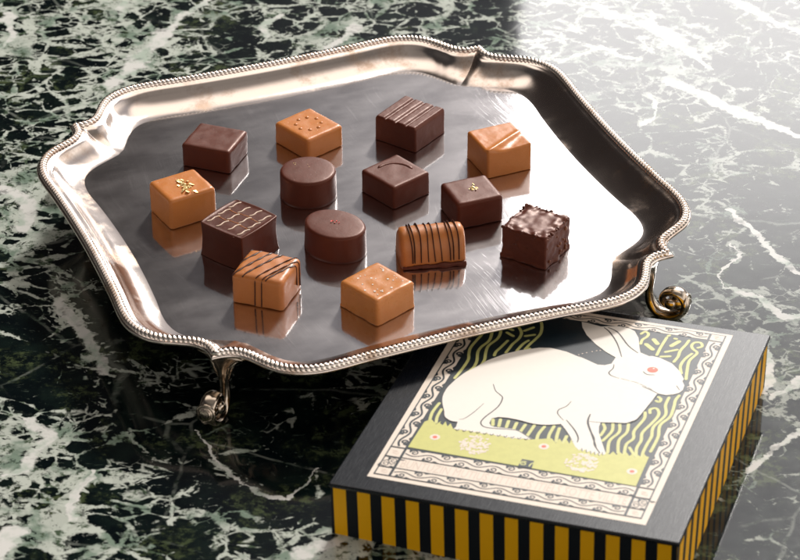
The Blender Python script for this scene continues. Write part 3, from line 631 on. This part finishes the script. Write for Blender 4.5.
def rbox(w_, d, h, r, n=22, amp=.00012, seed=1, fn=None, taper=.0):
    """rounded block: base at z 0, soft upper edges, slight unevenness"""
    bm = bmesh.new(); V = {}
    def key(i, j, k): return (i, j, k)
    def get(i, j, k):
        kk = (i, j, k)
        if kk in V: return V[kk]
        def warp(t):  # more rows near the edges
            t = 2*t-1; return .5+.5*math.copysign(1-(1-abs(t))**1.6, t) if abs(t) <= 1 else t
        p = Vector(((warp(i/n)-.5)*w_, (warp(j/n)-.5)*d, warp(k/n)*h))
        q = Vector((max(-w_/2+r, min(w_/2-r, p.x)), max(-d/2+r, min(d/2-r, p.y)), max(r*.45, min(h-r, p.z))))
        rr = r if p.z > h/2 else r
        e = p-q
        if e.length > 1e-9: 
            if p.z < r*.45: e.z *= 1/.45; e2 = e.normalized()*r; e2.z *= .45; p = q+e2
            else: p = q+e.normalized()*r
        if taper: p.x *= 1-taper*p.z/h; p.y *= 1-taper*p.z/h
        if fn: p = fn(p)
        if p.z < .0016: kk_ = 1+.022*(1-p.z/.0016)*max(0, .35+noise.noise(p*230)); p = Vector((p.x*kk_, p.y*kk_, p.z))
        nn_ = Vector((p.x/w_, p.y/d, (p.z-h/2)/h)).normalized()
        a = fbm(p, 150, seed)*amp*1.6+fbm(p, 420, seed+3)*amp*.7
        p = p+nn_*a
        if p.z < .0006: p.z = max(p.z, 0)
        V[kk] = bm.verts.new(p); return V[kk]
    for a in range(n):
        for b in range(n):
            for F in (((a, b, 0), (a, b+1, 0), (a+1, b+1, 0), (a+1, b, 0)), ((a, b, n), (a+1, b, n), (a+1, b+1, n), (a, b+1, n)),
                      ((a, 0, b), (a+1, 0, b), (a+1, 0, b+1), (a, 0, b+1)), ((a, n, b), (a, n, b+1), (a+1, n, b+1), (a+1, n, b)),
                      ((0, a, b), (0, a, b+1), (0, a+1, b+1), (0, a+1, b)), ((n, a, b), (n, a+1, b), (n, a+1, b+1), (n, a, b+1))):
                bm.faces.new([get(*q) for q in F])
    return bm
GRP = 'chocolates set out on the silver tray'
def choc(name, key, label, cat='chocolate'):
    x, y, a = POS[key][:3]
    return empty(name, (x, y, ZF+.00005), R(a), label, cat, GRP)
POS = {
'A': (-0.1119,1.4284,-20.6, 0.0301,0.0274,0.0150), 'B': (-0.0554,1.4463,-48.3, 0.0308,0.0277,0.0140),
'C': (0.0067,1.4561,-35.7, 0.0295,0.0308,0.0161), 'D': (0.0604,1.4216,-66.4, 0.0284,0.0288,0.0180),
'E': (-0.1273,1.3645,-58.6, 0.0267,0.0294,0.0195), 'F': (-0.0920,1.3225,-37.7, 0.0318,0.0325,0.0210),
'G': (-0.0746,1.2758,-20.0, 0.0297,0.0277,0.0190), 'J': (-0.0127,1.2627,-46.0, 0.0293,0.0283,0.0165),
'L': (-0.0024,1.3876,-48.3, 0.0287,0.0277,0.0145), 'M': (0.0422,1.3617,-68.7, 0.0268,0.0282,0.0169),
'N': (0.0779,1.3196,-31.3, 0.0280,0.0284,0.0205)}
GROW = .0010      # rounded corners pull in from the measured sharp ones
def dims(k): return POS[k][3]+GROW, POS[k][4]+GROW, POS[k][5]+.0004
# A plain dark cube
t = choc('chocolate', 'A', 'plain dark chocolate square with a smooth bare top, furthest back on the left')
w_, d_, h_ = dims('A'); obj('shell', rbox(w_, d_, h_, .0018, amp=.00016, seed=2, taper=-.02), DARK, t)
# B caramel with a ring of dots
t = choc('chocolate', 'B', 'low caramel coloured square with a ring of small raised dots on top')
w_, d_, h_ = dims('B'); obj('shell', rbox(w_, d_, h_, .0022, seed=3), CARA, t)
bm = bmesh.new()
for k in range(8):
    a = 2*math.pi*k/8+.2
    bmesh.ops.create_uvsphere(bm, u_segments=10, v_segments=8, radius=.0014, matrix=Matrix.Translation((.0078*math.cos(a), .0078*math.sin(a), h_-.0002)) @ Matrix.Diagonal((1, 1, .62, 1)))
obj('raised_dots', bm, CARA, t)
# C ridged dark
t = choc('chocolate', 'C', 'dark chocolate square with raised parallel ridges across its top')
w_, d_, h_ = dims('C')
def ridg(p, w_=w_, h_=h_):
    if p.z > h_*.80:
        f = (p.x/w_+.5)*4; q = f-math.floor(f)
        k = min(1, (p.z-h_*.80)/(h_*.19)); edge = min(1, max(0, (w_/2-abs(p.x))/.0012))
        p = p+Vector((0, 0, k*(.0013*min(1, max(0, .5-abs(q-.5))*5.5)-.0008)))
    return p
obj('shell', rbox(w_, d_, h_, .0013, n=56, fn=ridg, seed=4, amp=.0001), DARK, t)
# D caramel with a diagonal knife ridge
t = choc('chocolate', 'D', 'caramel chocolate square with one diagonal knife ridge on its plain top')
w_, d_, h_ = dims('D')
def diag(p, w_=w_, d_=d_, h_=h_):
    if p.z > h_*.8:
        k = min(1, (p.z-h_*.8)/(h_*.18)); x, y = p.x/w_*2, p.y/d_*2
        g = x+y*.55-.45                       # crest line
        v = .0012*math.exp(-(g*7)**2)*(1 if abs(y) < .95 else .3)
        if g > 0: v -= .0016*min(1, g*2.2)*max(0, min(1, (1.05-y)*.8))
        p = p+Vector((0, 0, k*v))
    return p
obj('shell', rbox(w_, d_, h_, .0017, n=44, fn=diag, seed=5), CARA, t)
# E caramel with gold leaf
t = choc('chocolate', 'E', 'tall caramel square topped with a crumpled patch of gold leaf')
w_, d_, h_ = dims('E'); obj('shell', rbox(w_, d_, h_, .0024, seed=6), CARA, t)
def flakes(n, cx, cy, sx, sy, z, size, seed, mat, name, par):
    bm = bmesh.new(); rnd = random.Random(seed)
    for k in range(n):
        c = Vector((cx+rnd.gauss(0, sx), cy+rnd.gauss(0, sy), z+rnd.uniform(0, .0005)))
        m = Matrix.Rotation(rnd.uniform(0, 6.28), 3, 'Z') @ Matrix.Rotation(rnd.uniform(-.5, .5), 3, 'X') @ Matrix.Rotation(rnd.uniform(-.4, .4), 3, 'Y')
        s = size*rnd.uniform(.5, 1.3); loop = []
        for q in range(6):
            a = 2*math.pi*q/6; rr = s*rnd.uniform(.5, 1)
            loop.append(c+m @ Vector((rr*math.cos(a), rr*.7*math.sin(a), rr*.25*rnd.uniform(-1, 1))))
        top = [bm.verts.new(v) for v in loop]; bot = [bm.verts.new(v-Vector((0, 0, .00012))) for v in loop]
        bm.faces.new(top); bm.faces.new(bot[::-1])
        for q in range(6): bm.faces.new((top[q], bot[q], bot[(q+1) % 6], top[(q+1) % 6]))
    return obj(name, bm, mat, par, False)
flakes(34, .002, .0008, .0038, .0015, h_+.0003, .0019, 4, GOLD, 'gold_leaf', t)
# F dark barrel sided with pale broken lines
t = choc('chocolate', 'F', 'dark glossy square with bulging sides and fine pale broken lines on top')
w_, d_, h_ = dims('F')
def pillow(p, w_=w_, d_=d_, h_=h_):
    bx, by = 1-(p.y/d_*2)**2, 1-(p.x/w_*2)**2
    p = Vector((p.x*(.93+.07*bx+.0), p.y*(.93+.07*by), p.z))
    g = p.z/h_
    s_w = 1-.045*math.sin(math.pi*min(1, g*.95))+.02*(1-g)
    p.x *= s_w; p.y *= s_w
    if g > .9: p.z += .0004*max(0, 1-((1-max(abs(p.x)/w_*2, abs(p.y)/d_*2))*9)**2)
    return p
obj('shell', rbox(w_*1.03, d_*1.03, h_, .0009, n=34, fn=pillow, seed=7, amp=.00007), DARK2, t)
bm = bmesh.new()
for r_ in range(4):
    x = -.0120+r_*.0078
    for c in range(3):
        y0 = -.0142+c*.0094+(.0 if r_ % 2 else .0012)
        tube(bm, spline([(x-.0009, y0, h_+.0001), (x+.0004, y0+.0024, h_+.0001), (x+.0001, y0+.0060, h_+.0001), (x+.0014, y0+.0090, h_+.0001)], 3), [.0002]+[.00040]*8+[.0002], 6)
obj('pale_lines', bm, CREAMC, t)
bm = bmesh.new()
for r_ in range(3):
    for c in range(2):
        y0 = -.0049+c*.0094; x = -.0120+r_*.0078
        tube(bm, [(x, y0, h_), (x+.0076, y0-.0008+.0016*(r_ % 2), h_)], .00026, 5)
obj('thin_cross_lines', bm, MILK, t)
# G caramel with dark drizzle
t = choc('chocolate', 'G', 'caramel square with dark lines drizzled over its top and down its sides')
w_, d_, h_ = dims('G')
def gtop(p, w_=w_, d_=d_, h_=h_):
    if p.z > h_*.5: p = p+Vector((0, 0, .0010*(1-(p.x/w_*2)**2*.5-(p.y/d_*2)**2*.5)-.0006))
    return p
obj('shell', rbox(w_, d_, h_, .0026, fn=gtop, seed=8, amp=.00024), MILK, t)
bm = bmesh.new(); hx, hy = w_/2, d_/2
def over(pts2, r=.00045):
    q = spline(pts2, 4); tube(bm, q, r*.75, 8, wid=[.00062+.00022*math.sin(i*.31+len(q)) for i in range(len(q))])
for x0, dn in ((-1.75, 0), (-1.35, 0), (-.95, 0), (-.56, 0), (-.06, .95), (.20, .95), (.34, 0)):
    dxy = Vector((.47, 1.0)).normalized(); pts = []
    # walk from front edge across the top
    def onbox(x, y):
        e = max(abs(x)/hx, abs(y)/hy); z = h_+.0001-(.0013*max(0, (e-.80)/.20)**2)+.0010*(1-(x/hx)**2*.5-(y/hy)**2*.5)-.0006
        return (x, y, z)
    s0 = (x0*hx, -hy)
    P0 = Vector(s0)
    L_ = [P0+dxy*q*.0015 for q in range(0, 28)]
    L_ = [q for q in L_ if abs(q.x) <= hx*.985 and abs(q.y) <= hy*1.001]
    if len(L_) < 3: continue
    pts = [onbox(q.x, max(-hy*.985, min(hy*.985, q.y))) for q in L_]
    if dn: 
        pts = [(x0*hx-.0004, -hy-.0001, .0012), (x0*hx-.0002, -hy-.0001, h_*.5), (x0*hx, -hy-.00005, h_-.0032), (x0*hx+.0002, -hy*.93, h_-.0013)]+pts[1:]
    e = L_[-1]
    if e.x > hx*.85: pts += [(hx+.0001, e.y+.0005, h_-.0030), (hx+.0001, e.y+.0006, h_*.45), (hx+.0001, e.y+.0004, h_*(.15 if dn else .3))]
    over(pts)
obj('drizzle', bm, DRIZ, t)
# H round
def puck(rx, ry, h, r, seed, mat, par, dome=.0004, bev=.0018):
    bm = bmesh.new(); n = 72; prof = [(0, h+dome), (.35, h+dome*.9), (.65, h+dome*.6), (.85, h+dome*.2)]
    rings = []
    def ring(fr, z, off=0):
        return [(rx-off)*fr if False else 0 for _ in range(1)]
    P_ = [(.0, h+dome, 0), (.3, h+dome*.9, 0), (.6, h+dome*.7, 0), (.82, h+dome*.3, 0)]
    levels = [(f, z, 0.) for f, z, _ in P_[1:]]
    for k in range(7):
        a = math.pi/2*k/6; levels.append((1, h-bev+bev*math.cos(a), bev*(1-math.sin(a))))
    for k in range(1, 9): levels.append((1, (h-bev)*(1-k/8), -.00035*(k/8)**2))
    for f, z, off in levels:
        row = []
        for i in range(n):
            a = 2*math.pi*i/n; x = (rx*f-off)*math.cos(a); y = (ry*f-off)*math.sin(a)
            p = Vector((x, y, z)); p += Vector((math.cos(a), math.sin(a), 0))*fbm(p, 130, seed)*.0002
            row.append(bm.verts.new(p))
        rings.append(row)
    c = bm.verts.new((0, 0, h+dome))
    for i in range(n): bm.faces.new((c, rings[0][i], rings[0][(i+1) % n]))
    for A, B in zip(rings[:-1], rings[1:]):
        for i in range(n): bm.faces.new((A[i], B[i], B[(i+1) % n], A[(i+1) % n]))
    bm.faces.new(rings[-1][::-1])
    return obj('shell', bm, mat, par)
t = empty('round_chocolate', (-.0542, 1.3855, ZF), 0, 'round dark chocolate disc with a slightly domed top, behind the oval one', 'chocolate', GRP)
puck(.0166, .0166, .0172, 0, 3, DARK, t); flakes(5, -.004, .004, .004, .0035, .0177, .00035, 9, GOLD, 'gold_specks', t)
t = empty('oval_chocolate', (-.0371, 1.3243, ZF), R(-38), 'oval dark chocolate with a tiny red speck in the middle of its top', 'chocolate', GRP)
puck(.0190, .0152, .0170, 0, 5, DARK, t); flakes(8, .0005, .0005, .0016, .0007, .0176, .0007, 12, REDD, 'red_speck', t)
# J caramel with salt
t = choc('chocolate', 'J', 'orange caramel square sprinkled with white salt grains, near the front rim')
w_, d_, h_ = dims('J')
def skirt(p, w_=w_, d_=d_, h_=h_):
    g = p.z/h_
    if g < .16: 
        k = 1+.035*(1-g/.16)*(.6+.4*noise.noise(p*260)); p = Vector((p.x*k, p.y*k, p.z))
    return p
obj('shell', rbox(w_, d_, h_, .0020, fn=skirt, seed=10, amp=.00022), mat_choc('orange_caramel', (.56, .215, .055), (.46, .155, .038), .30, .3), t)
bm = bmesh.new(); rnd = random.Random(5)
for k in range(26):
    x, y = rnd.uniform(-.0115, .0115), rnd.uniform(-.0115, .0115); s = rnd.choice((.00022, .0003, .00045))
    bmesh.ops.create_cube(bm, size=s*1.7, matrix=Matrix.Translation((x, y, h_+.0001)) @ Matrix.Rotation(rnd.uniform(0, 3), 4, 'Z') @ Matrix.Diagonal((1.4, 1.4, .35, 1)))
obj('salt_grains', bm, SALT, t, False)
# K log with drizzle
KL, KR = Vector((-0.0022, 1.3025+.009, 0)), Vector((0.0375, 1.3090+.009, 0)); kc = (KL+KR)/2; ang = math.atan2((KR-KL).y, (KR-KL).x)
t = empty('log_chocolate', (kc.x, kc.y, ZF), ang, 'half round caramel log with dark chocolate stripes drizzled across it', 'chocolate', GRP)
bm = bmesh.new(); LK, WK, HK = .0375, .0225, .0205; rings = []; nx, na = 30, 26
def kp(a, f=1.0):  # section: a 0..1 from right base over the top to left base
    q = math.pi*a; y = WK/2*math.copysign(abs(math.cos(q))**.86, math.cos(q)); z = HK*abs(math.sin(q))**.84
    return y*f, z*(f if f > .5 else f)
for i in range(nx+1):
    u = i/nx; x = (u-.5)*LK; e = min(u, 1-u)*LK; r = .0028
    f = 1 if e > r else .80+.20*math.sqrt(max(0, 1-((r-e)/r)**2)); row = []
    for j in range(na+1):
        y, z = kp(j/na); p = Vector((x, y*f, z*(.88+.12*(f-.8)/.2) if f < 1 else z))
        p += Vector((0, p.y/WK, p.z/HK)).normalized()*(fbm(p, 160, 2)*.0003) if p.length > 0 else Vector()
        p.z = max(0, p.z); row.append(bm.verts.new(p))
    rings.append(row)
for A, B in zip(rings[:-1], rings[1:]):
    for j in range(na): bm.faces.new((A[j], A[j+1], B[j+1], B[j]))
    bm.faces.new((A[0], B[0], B[na], A[na]))
bm.faces.new(rings[0]); bm.faces.new(rings[-1][::-1])
obj('shell', bm, MILK, t)
bm = bmesh.new()
rnd = random.Random(3)
for k, u in enumerate((.15, .19, .29, .41, .49, .60, .73, .78, .87)):
    pts = []; sl = rnd.uniform(.03, .07)
    for j in range(1, 24):
        a = j/24; y, z = kp(a); x = (u-.5+sl*(a-.5)+.008*math.sin(a*9+k))*LK
        pts.append((x, y*1.01, z*1.008+.0001))
    rw = rnd.choice((.0006, .0008, .0010)); tube(bm, pts, .0003, 8, wid=[rw*(1+.25*math.sin(i*.7+k)) for i in range(len(pts))])
obj('drizzle', bm, DRIZ, t)
bm = rbox(LK*.985, WK*1.14, .0024, .0011, n=26, amp=.0010, seed=14); obj('chocolate_foot', bm, DARK, t)
# L dark with arc
t = choc('chocolate', 'L', 'dark chocolate square with a single curved raised line sweeping over its top')
w_, d_, h_ = dims('L'); obj('shell', rbox(w_, d_, h_, .0017, seed=15, amp=.00010), DARK, t)
bm = bmesh.new(); arc = []
for k in range(15):
    a = R(150-k*128/14); arc.append((.0100*math.cos(a)*1.15-.0005, .0118*math.sin(a)-.0028, h_-.00012))
Mr = Matrix.Rotation(R(48), 3, 'Z'); arc = [Mr @ Vector(p) for p in arc]
tube(bm, arc, [.0002]+[.00065]*13+[.0002], 8, wid=[.0003]+[.0012]*13+[.0003]); obj('raised_arc', bm, DARK, t)
# M dark with gold fleck
t = choc('chocolate', 'M', 'dark chocolate square with a tiny gold fleck at the centre of its top')
w_, d_, h_ = dims('M'); obj('shell', rbox(w_, d_, h_, .0024, seed=16, amp=.00012), DARK, t)
flakes(12, .0005, .0005, .0019, .0010, h_+.0003, .0012, 21, GOLD, 'gold_leaf', t)
# N rough nutty
t = choc('chocolate', 'N', 'rough dark chocolate block with lumpy nibbled edges and nut pieces on one side')
w_, d_, h_ = dims('N')
def lump(p, w_=w_, d_=d_, h_=h_):
    e = max(abs(p.x)/w_*2, abs(p.y)/d_*2); g = p.z/h_
    if g > .55: p = p+Vector((0, 0, .0013*noise.noise(p*270)*max(0, min(1, (e-.45)*2.4))+.0005*noise.noise(p*150)-.0004))
    rim = max(0, 1-abs(g-.93)*7)*max(0, (e-.8)*5)
    out = Vector((p.x, p.y, 0)).normalized()
    p = p+out*(.0008*noise.noise(p*380)*rim+.0006*noise.noise(p*210)*(1 if g < .9 else .4))
    if g < .1: p = p+out*.0010*(.5+noise.noise(p*250))
    return p
obj('shell', rbox(w_*.99, d_*.99, h_, .0012, n=52, fn=lump, seed=17, amp=.0002), DARK, t)
bm = bmesh.new(); rnd = random.Random(11)
def blob(c, r):
    m = Matrix.Translation(c) @ Matrix.Rotation(rnd.uniform(0, 3), 4, 'Z') @ Matrix.Diagonal((rnd.uniform(.8, 1.3), rnd.uniform(.7, 1.1), rnd.uniform(.6, 1.1), 1))
    bmesh.ops.create_icosphere(bm, subdivisions=2, radius=r, matrix=m)
for k in range(40):
    s = rnd.uniform(-1, 1); sd = k % 4; r = rnd.uniform(.0006, .0013)
    c = ((s*w_/2, -d_/2*.96), (w_/2*.96, s*d_/2), (s*w_/2, d_/2*.96), (-w_/2*.96, s*d_/2))[sd]
    blob(Vector((c[0], c[1], h_-.0005-rnd.uniform(0, .0008))), r)
for v in bm.verts: v.co += Vector((fbm(v.co, 900, 1), fbm(v.co, 900, 2), fbm(v.co, 900, 3)))*.0003
obj('lumpy_edge', bm, DARK2, t)
bm = bmesh.new()
for k in range(16): blob(Vector((w_/2*.985, rnd.uniform(-.9, .8)*d_/2, rnd.uniform(.001, h_*.75))), rnd.uniform(.0006, .0013))
obj('nut_pieces', bm, mat_choc('coated_nut', (.20, .062, .022), (.10, .03, .012), .34, .3), t)
